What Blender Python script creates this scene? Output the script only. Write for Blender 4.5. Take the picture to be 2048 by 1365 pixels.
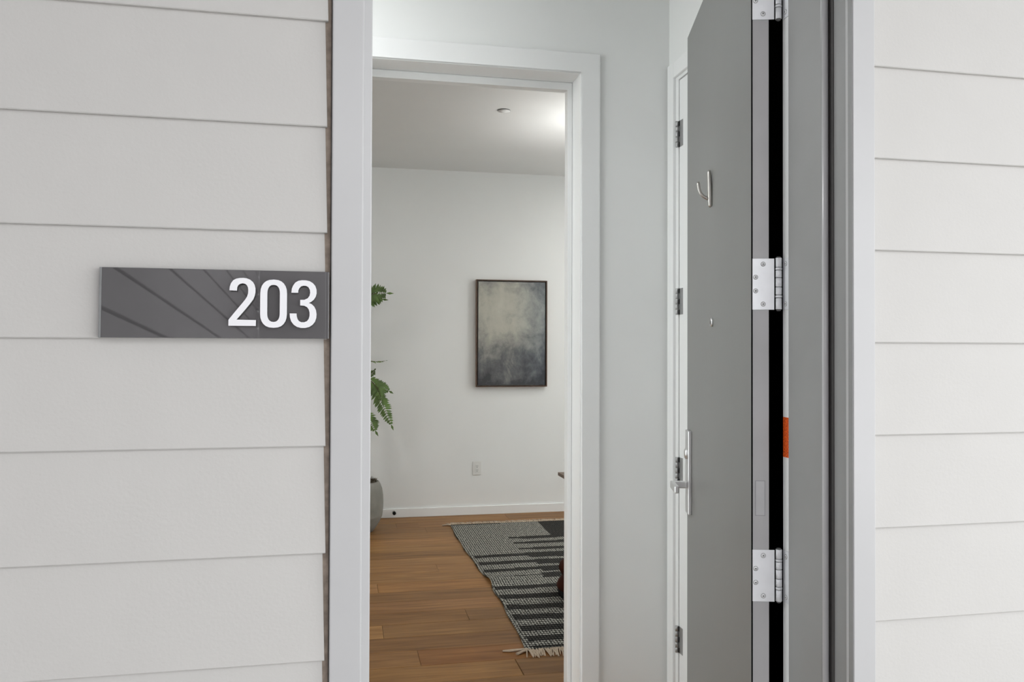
import bpy, bmesh, math, random
from mathutils import Vector, Matrix
random.seed(7)
for o in list(bpy.data.objects):
    bpy.data.objects.remove(o, do_unlink=True)
S = bpy.context.scene
C = S.collection

# ------------------------------------------------------------------ camera, sky, exposure
# World axes: X runs along the facade to the right, Y goes into the flat, Z is up; the floor is z = 0.
CAM_Z = 1.40
cam_data = bpy.data.cameras.new('camera')
cam = bpy.data.objects.new('camera', cam_data)
C.objects.link(cam)
S.camera = cam
cam_data.sensor_width = 36.0
cam_data.lens = 1640.0 / 2048.0 * 36.0
cam_data.clip_start = 0.05
_th, _p, _a = math.radians(11.61), math.radians(0.68), 0.0031
_f = Vector((math.sin(_th) * math.cos(_p), math.cos(_th) * math.cos(_p), math.sin(_p)))
_r0 = Vector((math.cos(_th), -math.sin(_th), 0))
_u0 = _r0.cross(_f)
_r = _r0 * math.cos(_a) + _u0 * math.sin(_a)
_u = -_r0 * math.sin(_a) + _u0 * math.cos(_a)
cam.matrix_world = Matrix(((_r.x, _u.x, -_f.x, 0), (_r.y, _u.y, -_f.y, 0), (_r.z, _u.z, -_f.z, CAM_Z), (0, 0, 0, 1)))

world = bpy.data.worlds.new('overcast_sky')
S.world = world
world.use_nodes = True
wb = world.node_tree.nodes['Background']
wb.inputs['Color'].default_value = (0.97, 0.985, 1.0, 1)
wb.inputs['Strength'].default_value = 3.6
S.view_settings.view_transform = 'Standard'
S.view_settings.look = 'None'
S.view_settings.gamma = 1.0
S.view_settings.use_curve_mapping = False
S.view_settings.exposure = 0.0
FILL_VESTIBULE = 17.0  # unseen entry lamp, added to brighten the hall
FILL_DOWN = 290.0  # unseen living room ceiling lights, added for brightness
LAMP_FLOOR = 170.0

# ------------------------------------------------------------------ materials
def newmat(name):
    m = bpy.data.materials.new(name)
    m.use_nodes = True
    nt = m.node_tree
    b = nt.nodes['Principled BSDF']
    return m, nt, b

def paint(name, col, rough=0.5, metal=0.0, var=0.03, scale=6.0, bump=0.0, bscale=120.0, spec=0.5, ior=None, stretch=(1, 1, 1), detail=4.0, bdist=0.002):
    m, nt, b = newmat(name)
    b.inputs['Roughness'].default_value = rough
    b.inputs['Metallic'].default_value = metal
    b.inputs['Specular IOR Level'].default_value = spec
    if ior: b.inputs['IOR'].default_value = ior
    tc = nt.nodes.new('ShaderNodeTexCoord')
    mp = nt.nodes.new('ShaderNodeMapping')
    mp.inputs['Scale'].default_value = stretch
    nt.links.new(tc.outputs['Object'], mp.inputs['Vector'])
    n = nt.nodes.new('ShaderNodeTexNoise')
    n.inputs['Scale'].default_value = scale
    n.inputs['Detail'].default_value = detail
    nt.links.new(mp.outputs['Vector'], n.inputs['Vector'])
    r = nt.nodes.new('ShaderNodeValToRGB')
    r.color_ramp.elements[0].position = 0.3
    r.color_ramp.elements[1].position = 0.7
    r.color_ramp.elements[0].color = tuple(c * (1 - var) for c in col) + (1,)
    r.color_ramp.elements[1].color = tuple(min(1, c * (1 + var)) for c in col) + (1,)
    nt.links.new(n.outputs['Fac'], r.inputs['Fac'])
    nt.links.new(r.outputs['Color'], b.inputs['Base Color'])
    if bump:
        n2 = nt.nodes.new('ShaderNodeTexNoise')
        n2.inputs['Scale'].default_value = bscale
        n2.inputs['Detail'].default_value = 3
        nt.links.new(mp.outputs['Vector'], n2.inputs['Vector'])
        bp = nt.nodes.new('ShaderNodeBump')
        bp.inputs['Strength'].default_value = bump
        bp.inputs['Distance'].default_value = bdist
        nt.links.new(n2.outputs['Fac'], bp.inputs['Height'])
        nt.links.new(bp.outputs['Normal'], b.inputs['Normal'])
    return m

M = {}
M['siding'] = paint('siding_paint', (0.53, 0.52, 0.50), 0.55, var=0.02, scale=5, bump=0.25, bscale=160, bdist=0.001)
M['sheath'] = paint('brown_sheathing', (0.17, 0.14, 0.115), 0.85, var=0.25, scale=40)
M['sealant'] = paint('brown_sealant', (0.30, 0.245, 0.20), 0.8, var=0.25, scale=60, bump=0.4, bscale=200)
M['trim'] = paint('white_exterior_trim', (0.475, 0.475, 0.477), 0.30, var=0.02, scale=4, bump=0.12, bscale=70, bdist=0.001)
M['wall'] = paint('white_wall_paint', (0.80, 0.81, 0.80), 0.6, var=0.01, scale=3, bump=0.1, bscale=260, bdist=0.0005)
M['ceil'] = paint('ceiling_paint', (0.76, 0.77, 0.765), 0.8, var=0.01, scale=3)
M['iwhite'] = paint('white_semigloss_trim', (0.82, 0.828, 0.825), 0.33, var=0.01, scale=4)
M['steel'] = paint('grey_frame_paint', (0.26, 0.26, 0.258), 0.27, var=0.03, scale=8, bump=0.04, bscale=80, bdist=0.001)
M['doorface'] = paint('grey_door_paint', (0.190, 0.191, 0.183), 0.36, var=0.04, scale=3, stretch=(1, 1, 0.5), bump=0.06, bscale=60, bdist=0.001)
M['dooredge'] = paint('grey_door_edge', (0.46, 0.455, 0.458), 0.4, var=0.05, scale=9)
M['rabbet'] = paint('white_rabbet_paint', (0.90, 0.905, 0.90), 0.4, var=0.005)
M['nose_highlight'] = paint('painted_nose_highlight', (0.46, 0.455, 0.46), 0.18, var=0.03)  # lighter grey that paints the highlight on the stop nose
M['patchrim'] = paint('edge_patch_rim', (0.30, 0.295, 0.31), 0.5, var=0.05)
M['patch'] = paint('edge_filler_patch', (0.50, 0.50, 0.505), 0.42, var=0.05, scale=20)
M['dark'] = paint('dark_gap', (0.006, 0.006, 0.006), 0.9, var=0.05, spec=0.0)
M['taupe'] = paint('taupe_cladding', (0.34, 0.318, 0.33), 0.6, var=0.05, scale=4)
M['dark_strip'] = paint('near_black_strip', (0.05, 0.047, 0.045), 0.6, var=0.1, scale=20)
M['gap_shade'] = paint('painted_gap_shade', (0.004, 0.004, 0.004), 0.95, var=0.1, spec=0.0)  # near black: shade behind the open leaf put into the colour
M['satin'] = paint('satin_chrome', (0.74, 0.74, 0.74), 0.30, metal=0.9, var=0.04, scale=20)
M['hinge'] = paint('zinc_hinge', (0.84, 0.85, 0.87), 0.45, metal=0.45, var=0.03, scale=30)
M['hingedark'] = paint('old_hinge', (0.42, 0.42, 0.42), 0.45, metal=0.8, var=0.06, scale=30)
M['screw'] = paint('screw_head', (0.78, 0.78, 0.78), 0.4, metal=0.5, var=0.03, scale=60)
M['recess'] = paint('screw_recess', (0.12, 0.12, 0.12), 0.6, metal=0.3)
M['nickel'] = paint('brushed_nickel', (0.52, 0.50, 0.47), 0.28, metal=1.0, var=0.06, scale=40)
M['signface'] = paint('dark_grey_acrylic', (0.075, 0.073, 0.074), 0.02, var=0.06, scale=12, ior=1.75)
M['signedge'] = paint('clear_acrylic_edge', (0.20, 0.205, 0.205), 0.12, var=0.1, scale=30)
M['digit'] = paint('white_digit', (0.80, 0.80, 0.82), 0.45, var=0.01)
M['digitside'] = paint('dark_digit_side', (0.09, 0.09, 0.09), 0.5, var=0.03)
M['concrete'] = paint('concrete_walkway', (0.42, 0.41, 0.40), 0.85, var=0.08, scale=5, bump=0.3)
M['pot'] = paint('grey_stone_pot', (0.22, 0.213, 0.19), 0.8, var=0.12, scale=9, bump=0.3, bscale=60)
M['soil'] = paint('dry_moss', (0.07, 0.055, 0.035), 0.95, var=0.5, scale=60, bump=0.8, bscale=120)
M['bark'] = paint('plant_bark', (0.10, 0.07, 0.04), 0.85, var=0.3, scale=30)
M['leaf'] = paint('fern_leaf', (0.085, 0.15, 0.03), 0.5, var=0.5, scale=14)
M['frame'] = paint('bronze_frame', (0.055, 0.032, 0.022), 0.4, metal=0.3, var=0.2, scale=30)
M['framelip'] = paint('copper_frame_lip', (0.25, 0.15, 0.10), 0.35, metal=0.4, var=0.2, scale=30)
M['plastic'] = paint('white_plastic', (0.74, 0.74, 0.72), 0.35, var=0.005)
M['slot'] = paint('outlet_slot', (0.10, 0.10, 0.09), 0.6)
M['walnut'] = paint('walnut_wood', (0.13, 0.085, 0.055), 0.45, var=0.3, scale=12, stretch=(8, 1, 8))
M['rust'] = paint('rust_leather', (0.040, 0.008, 0.003), 0.85, var=0.25, scale=10, bump=0.3, bscale=60, spec=0.15)  # rust tone darkened in place of the table's shade
M['black'] = paint('black_base', (0.008, 0.007, 0.007), 0.8, spec=0.15)
M['fringe'] = paint('cream_fringe', (0.50, 0.40, 0.30), 0.9, var=0.12, scale=50)
M['orange'] = None
M['glass'] = None

def emit(name, col, s):
    m, nt, b = newmat(name)
    b.inputs['Base Color'].default_value = (0.8, 0.8, 0.8, 1)
    b.inputs['Emission Color'].default_value = col + (1,)
    b.inputs['Emission Strength'].default_value = s
    return m
M['fill_diffuser'] = emit('fill_lamp_diffuser', (0.97, 0.985, 1.0), FILL_VESTIBULE)
M['fill_lens'] = emit('fill_downlight_lens', (1.0, 0.985, 0.95), FILL_DOWN)
M['bulb'] = emit('floor_lamp_bulb', (1.0, 0.985, 0.96), LAMP_FLOOR)

m, nt, b = newmat('window_glass')
tr = nt.nodes.new('ShaderNodeBsdfTransparent'); tr.inputs['Color'].default_value = (0.96, 0.98, 0.97, 1)
gl = nt.nodes.new('ShaderNodeBsdfGlossy'); gl.inputs['Roughness'].default_value = 0.02
mxg = nt.nodes.new('ShaderNodeMixShader'); mxg.inputs['Fac'].default_value = 0.06
nt.links.new(tr.outputs[0], mxg.inputs[1]); nt.links.new(gl.outputs[0], mxg.inputs[2])
nt.links.new(mxg.outputs[0], nt.nodes['Material Output'].inputs['Surface'])
M['glass'] = m

# wooden floor: every plank its own tone, grain along X
m, nt, b = newmat('oak_plank')
L = nt.links.new
oi = nt.nodes.new('ShaderNodeObjectInfo')
tc = nt.nodes.new('ShaderNodeTexCoord')
add = nt.nodes.new('ShaderNodeVectorMath'); add.operation = 'MULTIPLY_ADD'
cmb = nt.nodes.new('ShaderNodeCombineXYZ')
for i in range(3): L(oi.outputs['Random'], cmb.inputs[i])
L(cmb.outputs[0], add.inputs[0]); add.inputs[1].default_value = (17, 31, 5); L(tc.outputs['Object'], add.inputs[2])
mp = nt.nodes.new('ShaderNodeMapping'); mp.inputs['Scale'].default_value = (1.2, 14, 10)
L(add.outputs[0], mp.inputs['Vector'])
n1 = nt.nodes.new('ShaderNodeTexNoise'); n1.inputs['Scale'].default_value = 2.2; n1.inputs['Detail'].default_value = 8; n1.inputs['Distortion'].default_value = 0.6
L(mp.outputs[0], n1.inputs['Vector'])
rg = nt.nodes.new('ShaderNodeValToRGB')
rg.color_ramp.elements[0].position = 0.28; rg.color_ramp.elements[0].color = (0.205, 0.095, 0.030, 1)
rg.color_ramp.elements[1].position = 0.72; rg.color_ramp.elements[1].color = (0.375, 0.196, 0.070, 1)
L(n1.outputs['Fac'], rg.inputs['Fac'])
hv = nt.nodes.new('ShaderNodeHueSaturation')
mr = nt.nodes.new('ShaderNodeMapRange'); mr.inputs['To Min'].default_value = 0.72; mr.inputs['To Max'].default_value = 1.12
L(oi.outputs['Random'], mr.inputs['Value']); L(mr.outputs[0], hv.inputs['Value'])
L(rg.outputs['Color'], hv.inputs['Color']); 
mx = nt.nodes.new('ShaderNodeMix'); mx.data_type = 'RGBA'; mx.blend_type = 'MULTIPLY'; mx.inputs['Factor'].default_value = 1.0
L(hv.outputs['Color'], mx.inputs['A']); L(oi.outputs['Color'], mx.inputs['B'])
L(mx.outputs['Result'], b.inputs['Base Color'])
b.inputs['Roughness'].default_value = 0.5
b.inputs['Specular IOR Level'].default_value = 0.25
M['oak'] = m

# hand-woven rug: heathered light yarn and dark yarn
def yarn(name, lo, hi, p0, p1):
    m, nt, b = newmat(name)
    L = nt.links.new
    tc = nt.nodes.new('ShaderNodeTexCoord')
    mp = nt.nodes.new('ShaderNodeMapping'); mp.inputs['Scale'].default_value = (75, 55, 1)
    mp.inputs['Rotation'].default_value = (0, 0, 0.25)
    L(tc.outputs['Object'], mp.inputs['Vector'])
    n = nt.nodes.new('ShaderNodeTexNoise'); n.inputs['Scale'].default_value = 1.0; n.inputs['Detail'].default_value = 2.0
    L(mp.outputs[0], n.inputs['Vector'])
    w = nt.nodes.new('ShaderNodeTexWave'); w.wave_type = 'BANDS'; w.bands_direction = 'X'
    w.inputs['Scale'].default_value = 20.0; w.inputs['Distortion'].default_value = 1.0
    L(tc.outputs['Object'], w.inputs['Vector'])
    w2 = nt.nodes.new('ShaderNodeTexWave'); w2.wave_type = 'BANDS'; w2.bands_direction = 'Y'
    w2.inputs['Scale'].default_value = 11.0; w2.inputs['Distortion'].default_value = 1.0
    L(tc.outputs['Object'], w2.inputs['Vector'])
    mu = nt.nodes.new('ShaderNodeMath'); mu.operation = 'MULTIPLY'
    L(w.outputs['Fac'], mu.inputs[0]); L(w2.outputs['Fac'], mu.inputs[1])
    m2 = nt.nodes.new('ShaderNodeMath'); m2.operation = 'MULTIPLY_ADD'; m2.inputs[1].default_value = 0.85
    L(mu.outputs[0], m2.inputs[0]); L(n.outputs['Fac'], m2.inputs[2])
    r = nt.nodes.new('ShaderNodeValToRGB')
    r.color_ramp.elements[0].position = p0; r.color_ramp.elements[0].color = lo + (1,)
    r.color_ramp.elements[1].position = p1; r.color_ramp.elements[1].color = hi + (1,)
    L(m2.outputs[0], r.inputs['Fac']); L(r.outputs['Color'], b.inputs['Base Color'])
    bp = nt.nodes.new('ShaderNodeBump'); bp.inputs['Strength'].default_value = 0.6; bp.inputs['Distance'].default_value = 0.004
    L(m2.outputs[0], bp.inputs['Height']); L(bp.outputs['Normal'], b.inputs['Normal'])
    b.inputs['Roughness'].default_value = 0.95
    b.inputs['Specular IOR Level'].default_value = 0.1
    return m
M['rug_light'] = yarn('heather_yarn', (0.022, 0.022, 0.02), (0.46, 0.45, 0.40), 0.52, 0.95)
M['rug_dark'] = yarn('charcoal_yarn', (0.008, 0.008, 0.008), (0.07, 0.066, 0.06), 0.5, 1.1)

# abstract canvas
m, nt, b = newmat('abstract_canvas')
L = nt.links.new
tc = nt.nodes.new('ShaderNodeTexCoord')
sp = nt.nodes.new('ShaderNodeSeparateXYZ'); L(tc.outputs['Generated'], sp.inputs[0])
mp = nt.nodes.new('ShaderNodeMapping'); mp.inputs['Scale'].default_value = (1.6, 1, 2.0); L(tc.outputs['Generated'], mp.inputs['Vector'])
na = nt.nodes.new('ShaderNodeTexNoise'); na.inputs['Scale'].default_value = 2.4; na.inputs['Detail'].default_value = 6; na.inputs['Roughness'].default_value = 0.66; na.inputs['Distortion'].default_value = 0.3
L(mp.outputs[0], na.inputs['Vector'])
mpb = nt.nodes.new('ShaderNodeMapping'); mpb.inputs['Scale'].default_value = (13, 1, 15); L(tc.outputs['Generated'], mpb.inputs['Vector'])
nb = nt.nodes.new('ShaderNodeTexNoise'); nb.inputs['Scale'].default_value = 1.0; nb.inputs['Detail'].default_value = 5
L(mpb.outputs[0], nb.inputs['Vector'])
def mth(op, a, bb=None, c=None):
    n = nt.nodes.new('ShaderNodeMath'); n.operation = op
    for i, v in enumerate((a, bb, c)):
        if v is None: continue
        if isinstance(v, (int, float)): n.inputs[i].default_value = v
        else: L(v, n.inputs[i])
    return n.outputs[0]
# height + cloudy noise + a darker right edge
dx = mth('MULTIPLY', mth('ADD', sp.outputs['X'], -0.34), 0.62)
dz = mth('ADD', sp.outputs['Z'], -0.76)
d = mth('SQRT', mth('ADD', mth('MULTIPLY', dx, dx), mth('MULTIPLY', dz, dz)))
h = mth('MULTIPLY_ADD', d, -0.92, 0.83)
h = mth('MULTIPLY_ADD', mth('ADD', na.outputs['Fac'], -0.5), 0.95, h)
h = mth('MULTIPLY_ADD', mth('ADD', nb.outputs['Fac'], -0.5), 0.20, h)
rp = nt.nodes.new('ShaderNodeValToRGB')
e = rp.color_ramp.elements
e[0].position = 0.12; e[0].color = (0.052, 0.053, 0.058, 1)
e[1].position = 0.95; e[1].color = (0.52, 0.51, 0.44, 1)
x = e.new(0.30); x.color = (0.13, 0.133, 0.137, 1)
x = e.new(0.46); x.color = (0.27, 0.267, 0.245, 1)
x = e.new(0.68); x.color = (0.44, 0.43, 0.37, 1)
L(h, rp.inputs['Fac'])
cl = nt.nodes.new('ShaderNodeMix'); cl.data_type = 'RGBA'; cl.blend_type = 'MULTIPLY'
mrx = nt.nodes.new('ShaderNodeMapRange'); mrx.inputs['From Min'].default_value = 0.5; mrx.inputs['From Max'].default_value = 1.0
L(sp.outputs['X'], mrx.inputs['Value']); L(mrx.outputs[0], cl.inputs['Factor'])
L(rp.outputs['Color'], cl.inputs['A']); cl.inputs['B'].default_value = (0.80, 0.88, 0.98, 1)
L(cl.outputs['Result'], b.inputs['Base Color'])
b.inputs['Roughness'].default_value = 0.75
M['canvas'] = m

# orange fire label with rows of fine print
m, nt, b = newmat('orange_label')
L = nt.links.new
tc = nt.nodes.new('ShaderNodeTexCoord')
mp = nt.nodes.new('ShaderNodeMapping'); mp.inputs['Scale'].default_value = (1, 420, 330); L(tc.outputs['Object'], mp.inputs['Vector'])
n = nt.nodes.new('ShaderNodeTexNoise'); n.inputs['Scale'].default_value = 1.0; n.inputs['Detail'].default_value = 1; L(mp.outputs[0], n.inputs['Vector'])
r = nt.nodes.new('ShaderNodeValToRGB')
r.color_ramp.elements[0].position = 0.40; r.color_ramp.elements[0].color = (0.42, 0.04, 0.005, 1)
r.color_ramp.elements[1].position = 0.52; r.color_ramp.elements[1].color = (0.92, 0.13, 0.008, 1)
L(n.outputs['Fac'], r.inputs['Fac']); L(r.outputs['Color'], b.inputs['Base Color'])
b.inputs['Roughness'].default_value = 0.5
M['orange'] = m

# ------------------------------------------------------------------ mesh helpers
def link(name, me, mats, parent=None, smooth=False):
    o = bpy.data.objects.new(name, me)
    C.objects.link(o)
    if mats is not None and not me.materials:
        for mm in (mats if isinstance(mats, (list, tuple)) else [mats]):
            me.materials.append(M[mm] if isinstance(mm, str) else mm)
    if smooth:
        for p in me.polygons: p.use_smooth = True
    if parent is not None: o.parent = parent
    return o

def bm_mesh(bm, name):
    bmesh.ops.recalc_face_normals(bm, faces=bm.faces[:])
    me = bpy.data.meshes.new(name)
    bm.to_mesh(me); bm.free()
    return me

def add_box(bm, x0, x1, y0, y1, z0, z1, bev=0.0, seg=2, mat=0):
    r = bmesh.ops.create_cube(bm, size=1.0)
    vs = r['verts']
    bmesh.ops.scale(bm, vec=(x1 - x0, y1 - y0, z1 - z0), verts=vs)
    bmesh.ops.translate(bm, vec=((x0 + x1) / 2, (y0 + y1) / 2, (z0 + z1) / 2), verts=vs)
    fs = set(f for v in vs for f in v.link_faces)
    for f in fs: f.material_index = mat
    if bev > 0:
        es = list(set(e for v in vs for e in v.link_edges))
        bmesh.ops.bevel(bm, geom=es, offset=bev, segments=seg, affect='EDGES', profile=0.6)

def box(name, x0, x1, y0, y1, z0, z1, mat, parent=None, bev=0.0, seg=2):
    bm = bmesh.new()
    add_box(bm, x0, x1, y0, y1, z0, z1, bev, seg)
    return link(name, bm_mesh(bm, name), mat, parent)

def boxes(name, lst, mat, parent=None, bev=0.0):
    bm = bmesh.new()
    for t in lst: add_box(bm, *t[:6], bev, 2, t[6] if len(t) > 6 else 0)
    return link(name, bm_mesh(bm, name), mat, parent)

def add_prism(bm, pts, z0, z1, mat=0):
    """polygon in XY extruded along Z"""
    a = [bm.verts.new((p[0], p[1], z0)) for p in pts]
    c = [bm.verts.new((p[0], p[1], z1)) for p in pts]
    n = len(pts)
    fs = [bm.faces.new(a), bm.faces.new(list(reversed(c)))]
    for i in range(n):
        fs.append(bm.faces.new((a[i], a[(i + 1) % n], c[(i + 1) % n], c[i])))
    for f in fs: f.material_index = mat

def prism(name, pts, z0, z1, mat, parent=None):
    bm = bmesh.new(); add_prism(bm, pts, z0, z1)
    return link(name, bm_mesh(bm, name), mat, parent)

def add_lathe(bm, prof, n=32, cx=0, cy=0, mat=0):
    rings = []
    for (r, z) in prof:
        rings.append([bm.verts.new((cx + r * math.cos(2 * math.pi * i / n), cy + r * math.sin(2 * math.pi * i / n), z)) for i in range(n)])
    for a, c in zip(rings[:-1], rings[1:]):
        for i in range(n):
            f = bm.faces.new((a[i], a[(i + 1) % n], c[(i + 1) % n], c[i])); f.material_index = mat; f.smooth = True
    if prof[0][0] > 1e-6: bm.faces.new(rings[0]).material_index = mat
    if prof[-1][0] > 1e-6: bm.faces.new(list(reversed(rings[-1]))).material_index = mat

def lathe(name, prof, mat, parent=None, n=32, cx=0, cy=0):
    bm = bmesh.new(); add_lathe(bm, prof, n, cx, cy)
    return link(name, bm_mesh(bm, name), mat, parent)

def add_tube(bm, pts, rad, n=10, mat=0, flat=1.0):
    pts = [Vector(p) for p in pts]
    rads = rad if isinstance(rad, (list, tuple)) else [rad] * len(pts)
    prev = None; rings = []
    for i, p in enumerate(pts):
        t = (pts[min(i + 1, len(pts) - 1)] - pts[max(i - 1, 0)]).normalized()
        if prev is None:
            ref = Vector((0, 0, 1)) if abs(t.z) < 0.9 else Vector((1, 0, 0))
            a = t.cross(ref).normalized()
        else:
            a = (prev - t * prev.dot(t)).normalized()
        prev = a
        c = t.cross(a)
        rings.append([bm.verts.new(p + a * rads[i] * math.cos(2 * math.pi * k / n) + c * rads[i] * flat * math.sin(2 * math.pi * k / n)) for k in range(n)])
    for a, c in zip(rings[:-1], rings[1:]):
        for i in range(n):
            f = bm.faces.new((a[i], a[(i + 1) % n], c[(i + 1) % n], c[i])); f.smooth = True; f.material_index = mat
    bm.faces.new(rings[0]); bm.faces.new(list(reversed(rings[-1])))

def tube(name, pts, rad, mat, parent=None, n=10, flat=1.0):
    bm = bmesh.new(); add_tube(bm, pts, rad, n, 0, flat)
    return link(name, bm_mesh(bm, name), mat, parent)

def empty(name, loc=(0, 0, 0), rotz=0.0):
    o = bpy.data.objects.new(name, None)
    C.objects.link(o); o.location = loc; o.rotation_euler = (0, 0, rotz); o.empty_display_size = 0.1
    return o

def tag(o, label, cat, group=None, kind=None):
    o['label'] = label; o['category'] = cat
    if group: o['group'] = group
    if kind: o['kind'] = kind
    return o

def struct(o, label, cat): return tag(o, label, cat, kind='structure')

ZTOP = 2.995
CEIL = 2.935

# ------------------------------------------------------------------ front wall with lap siding
def wall_part(name, lst, mat, parent=None): return boxes(name, lst, mat, parent)

bm = bmesh.new()
for t in ((-1.6, 0.030, 1.424, 1.66, -0.25, ZTOP), (0.9625, 4.2, 1.424, 1.66, -0.25, ZTOP), (0.030, 0.9625, 1.424, 1.66, 2.505, ZTOP)):
    add_box(bm, *t)
bmesh.ops.recalc_face_normals(bm, faces=bm.faces[:])
for f in bm.faces: f.material_index = 0 if f.normal.y < -0.5 else 1
wall_front = link('wall_front', bm_mesh(bm, 'wall_front'), ['sheath', 'wall'])
struct(wall_front, 'facade wall of overlapping cream horizontal siding boards around the entrance', 'wall')

PITCH = 0.1785
def board_mesh(name, x0b, x0t, x1b, x1t, nseg=1):
    """lap board: bottom edge at z=0; ends may lean (b = bottom, t = top)"""
    H = PITCH + 0.028
    fb, ft = -0.0100, -0.0005                    # face stands proud at the bottom
    th = 0.0085
    zt = H
    prof = [(fb + 0.0012, 0.0), (fb, 0.0016), (ft, zt), (ft + th, zt), (fb + th, 0.0)]
    bm = bmesh.new()
    rings = []
    for (xb, xt) in ((x0b, x0t), (x1b, x1t)):
        rings.append([bm.verts.new((xb + (xt - xb) * min(1.0, z / PITCH), y, z)) for (y, z) in prof])
    n = len(prof)
    bm.faces.new(rings[0]); bm.faces.new(list(reversed(rings[1])))
    for i in range(n):
        bm.faces.new((rings[0][i], rings[0][(i + 1) % n], rings[1][(i + 1) % n], rings[1][i]))
    return bm_mesh(bm, name)

YB = 1.4145                                       # board faces run from about 1.404 to 1.414
mL = board_mesh('siding_left', -0.87, -0.87, -0.0282, -0.0330); mL.materials.append(M['siding'])
mR = board_mesh('siding_right', 0.9985, 0.9985, 3.4, 3.4); mR.materials.append(M['siding'])
mA = board_mesh('siding_above', -0.0262, -0.0262, 0.998, 0.998); mA.materials.append(M['siding'])
for k in range(-9, 10):
    z = 1.418 + PITCH * k
    for me in (mL, mR):
        o = link('siding_board', me, None, wall_front)
        o.location = (0, YB, z)
        if me is mL:
            o.location.x = 0.0006 * math.sin(k * 2.3)
    if z > 2.56:
        o = link('siding_board', mA, None, wall_front); o.location = (0, YB, z)
box('sealant_strip', -0.042, -0.0209, 1.4142, 1.4240, -0.25, ZTOP, 'sealant', wall_front)
box('sealant_shadow_gap', -0.0226, -0.0209, 1.4125, 1.4143, -0.25, ZTOP, 'dark_strip', wall_front)

# side wall of the entrance recess, out of frame to the left (it shows in the sign's gloss)
wall_side = struct(box('wall_left', -1.6, -0.88, -6.0, 1.40, -0.25, ZTOP, 'dark'), 'side wall of the entrance recess clad in taupe boards left of the sign', 'wall')
bm = bmesh.new(); add_box(bm, -0.88, -0.862, -6.0, 1.395, 0.0085, PITCH - 0.0085, 0.001, 1)
mS = bm_mesh(bm, 'siding_side'); mS.materials.append(M['taupe'])
for k in range(-9, 10):
    o = link('siding_board', mS, None, wall_side)
    o.location = (0, 0, 1.348 + PITCH * k)

struct(box('ceiling_added_soffit', -1.6, 4.2, -1.6, 1.424, 3.0, 3.3, 'trim'), 'plain unseen soffit added over the walkway to shade the facade', 'ceiling')  # unseen cover added to darken the left side of the facade
struct(box('wall_added_end', -0.86, 0.9, -6.4, -6.0, -0.02, 2.995, 'taupe'), 'plain taupe wall at the far end of the walkway', 'wall')  # unseen wall added to keep bright sky out of the sign's gloss
walk = struct(box('floor_walkway', -1.6, 4.2, -6.0, 1.404, -0.30, -0.02, 'concrete'), 'concrete walkway slab in front of the entrance', 'floor')

# white casing round the entrance
def trim(name, x0, x1, y0, y1, z0, z1, label, bev=0.0025, mat='trim'):
    return struct(box(name, x0, x1, y0, y1, z0, z1, mat, None, bev, 3), label, 'trim')
trim('trim_1', -0.0209, 0.0318, 1.3985, 1.4235, -0.02, 2.56, 'white flat casing board between the siding and the left side of the doorway', 0.003)
trim('trim_2', 0.0300, 0.0456, 1.4090, 1.4235, -0.02, 2.50, 'narrow white stepped strip along the left edge of the doorway', 0.0022)
trim('trim_3', 0.9512, 0.9980, 1.3985, 1.4235, -0.02, 2.56, 'white flat casing board right of the grey door frame', 0.002)
trim('trim_4', 0.0315, 0.9509, 1.3990, 1.4235, 2.51, 2.56, 'white head casing board above the entrance doorway', 0.002)

# ------------------------------------------------------------------ entrance door: steel frame, leaf, hinges, lock, hook
door1 = struct(empty('door_1', (0.9595, 1.6687, 0)), 'grey entrance door standing open in its grey steel frame', 'door')
def rel(o, parent):
    """keep world coordinates of a mesh built in world space under an empty"""
    o.parent = parent
    o.matrix_parent_inverse = parent.matrix_world.inverted()
    return o
bpy.context.view_layer.update()

UR, US = 0.9595, 0.9435
WA, WB, WE = 1.618, 1.4885, 1.6687
right_jamb = [(0.9535, 1.4136), (0.9535, 1.4265), (UR - 0.0005, 1.4300), (UR, 1.4325), (UR, WB)]
# rounded stop nose
for i in range(11):
    a = math.pi / 2 * i / 10
    right_jamb.append((US + 0.0075 - 0.0075 * math.sin(a), WB + 0.0075 - 0.0075 * math.cos(a)))
right_jamb += [(US, WA), (US + 0.001, WA + 0.001), (UR, WA + 0.001), (UR, WE), (0.9622, WE), (0.9622, 1.4136)]
frame = prism('door_frame', right_jamb, 0, 2.50, ['steel', 'rabbet'])
for p in frame.data.polygons:
    if p.center.y > WA + 0.002 and abs(p.normal.x) > 0.9: p.material_index = 1
rel(frame, door1)
rel(prism('door_frame', [(0.0305, 1.4240), (0.0335, 1.4240), (0.0335, WB), (0.0455, WB), (0.0455, WA), (0.0335, WA), (0.0335, WE), (0.0305, WE)], 0, 2.50, 'steel'), door1)
rel(boxes('door_frame', [(0.0336, UR - 0.0005, 1.4240, WE, 2.478, 2.504), (0.0336, UR - 0.0005, WB, WA, 2.462, 2.479)], 'steel'), door1)
rel(prism('dark_strip', [(UR - 0.0020, WB - 0.0135), (UR - 0.0002, WB - 0.0155), (UR - 0.0002, WB - 0.0002), (UR - 0.0032, WB - 0.0002)], 0.01, 2.47, 'dark_strip'), door1)  # narrow dark strip along the outer rabbet beside the stop
rel(tube('nose_highlight', [(US + 0.0062, WB + 0.0012, 0.01), (US + 0.0062, WB + 0.0012, 1.2), (US + 0.0062, WB + 0.0012, 2.47)], 0.0064, 'nose_highlight', None, 28), door1)  # lighter tube along the stop nose, its highlight put into the colour
rel(prism('grey_sealant_strip', [(0.9502, 1.4000), (0.9512, 1.4000), (0.9512, 1.4135), (0.9502, 1.4135)], 0, 2.50, 'steel'), door1)
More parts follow.
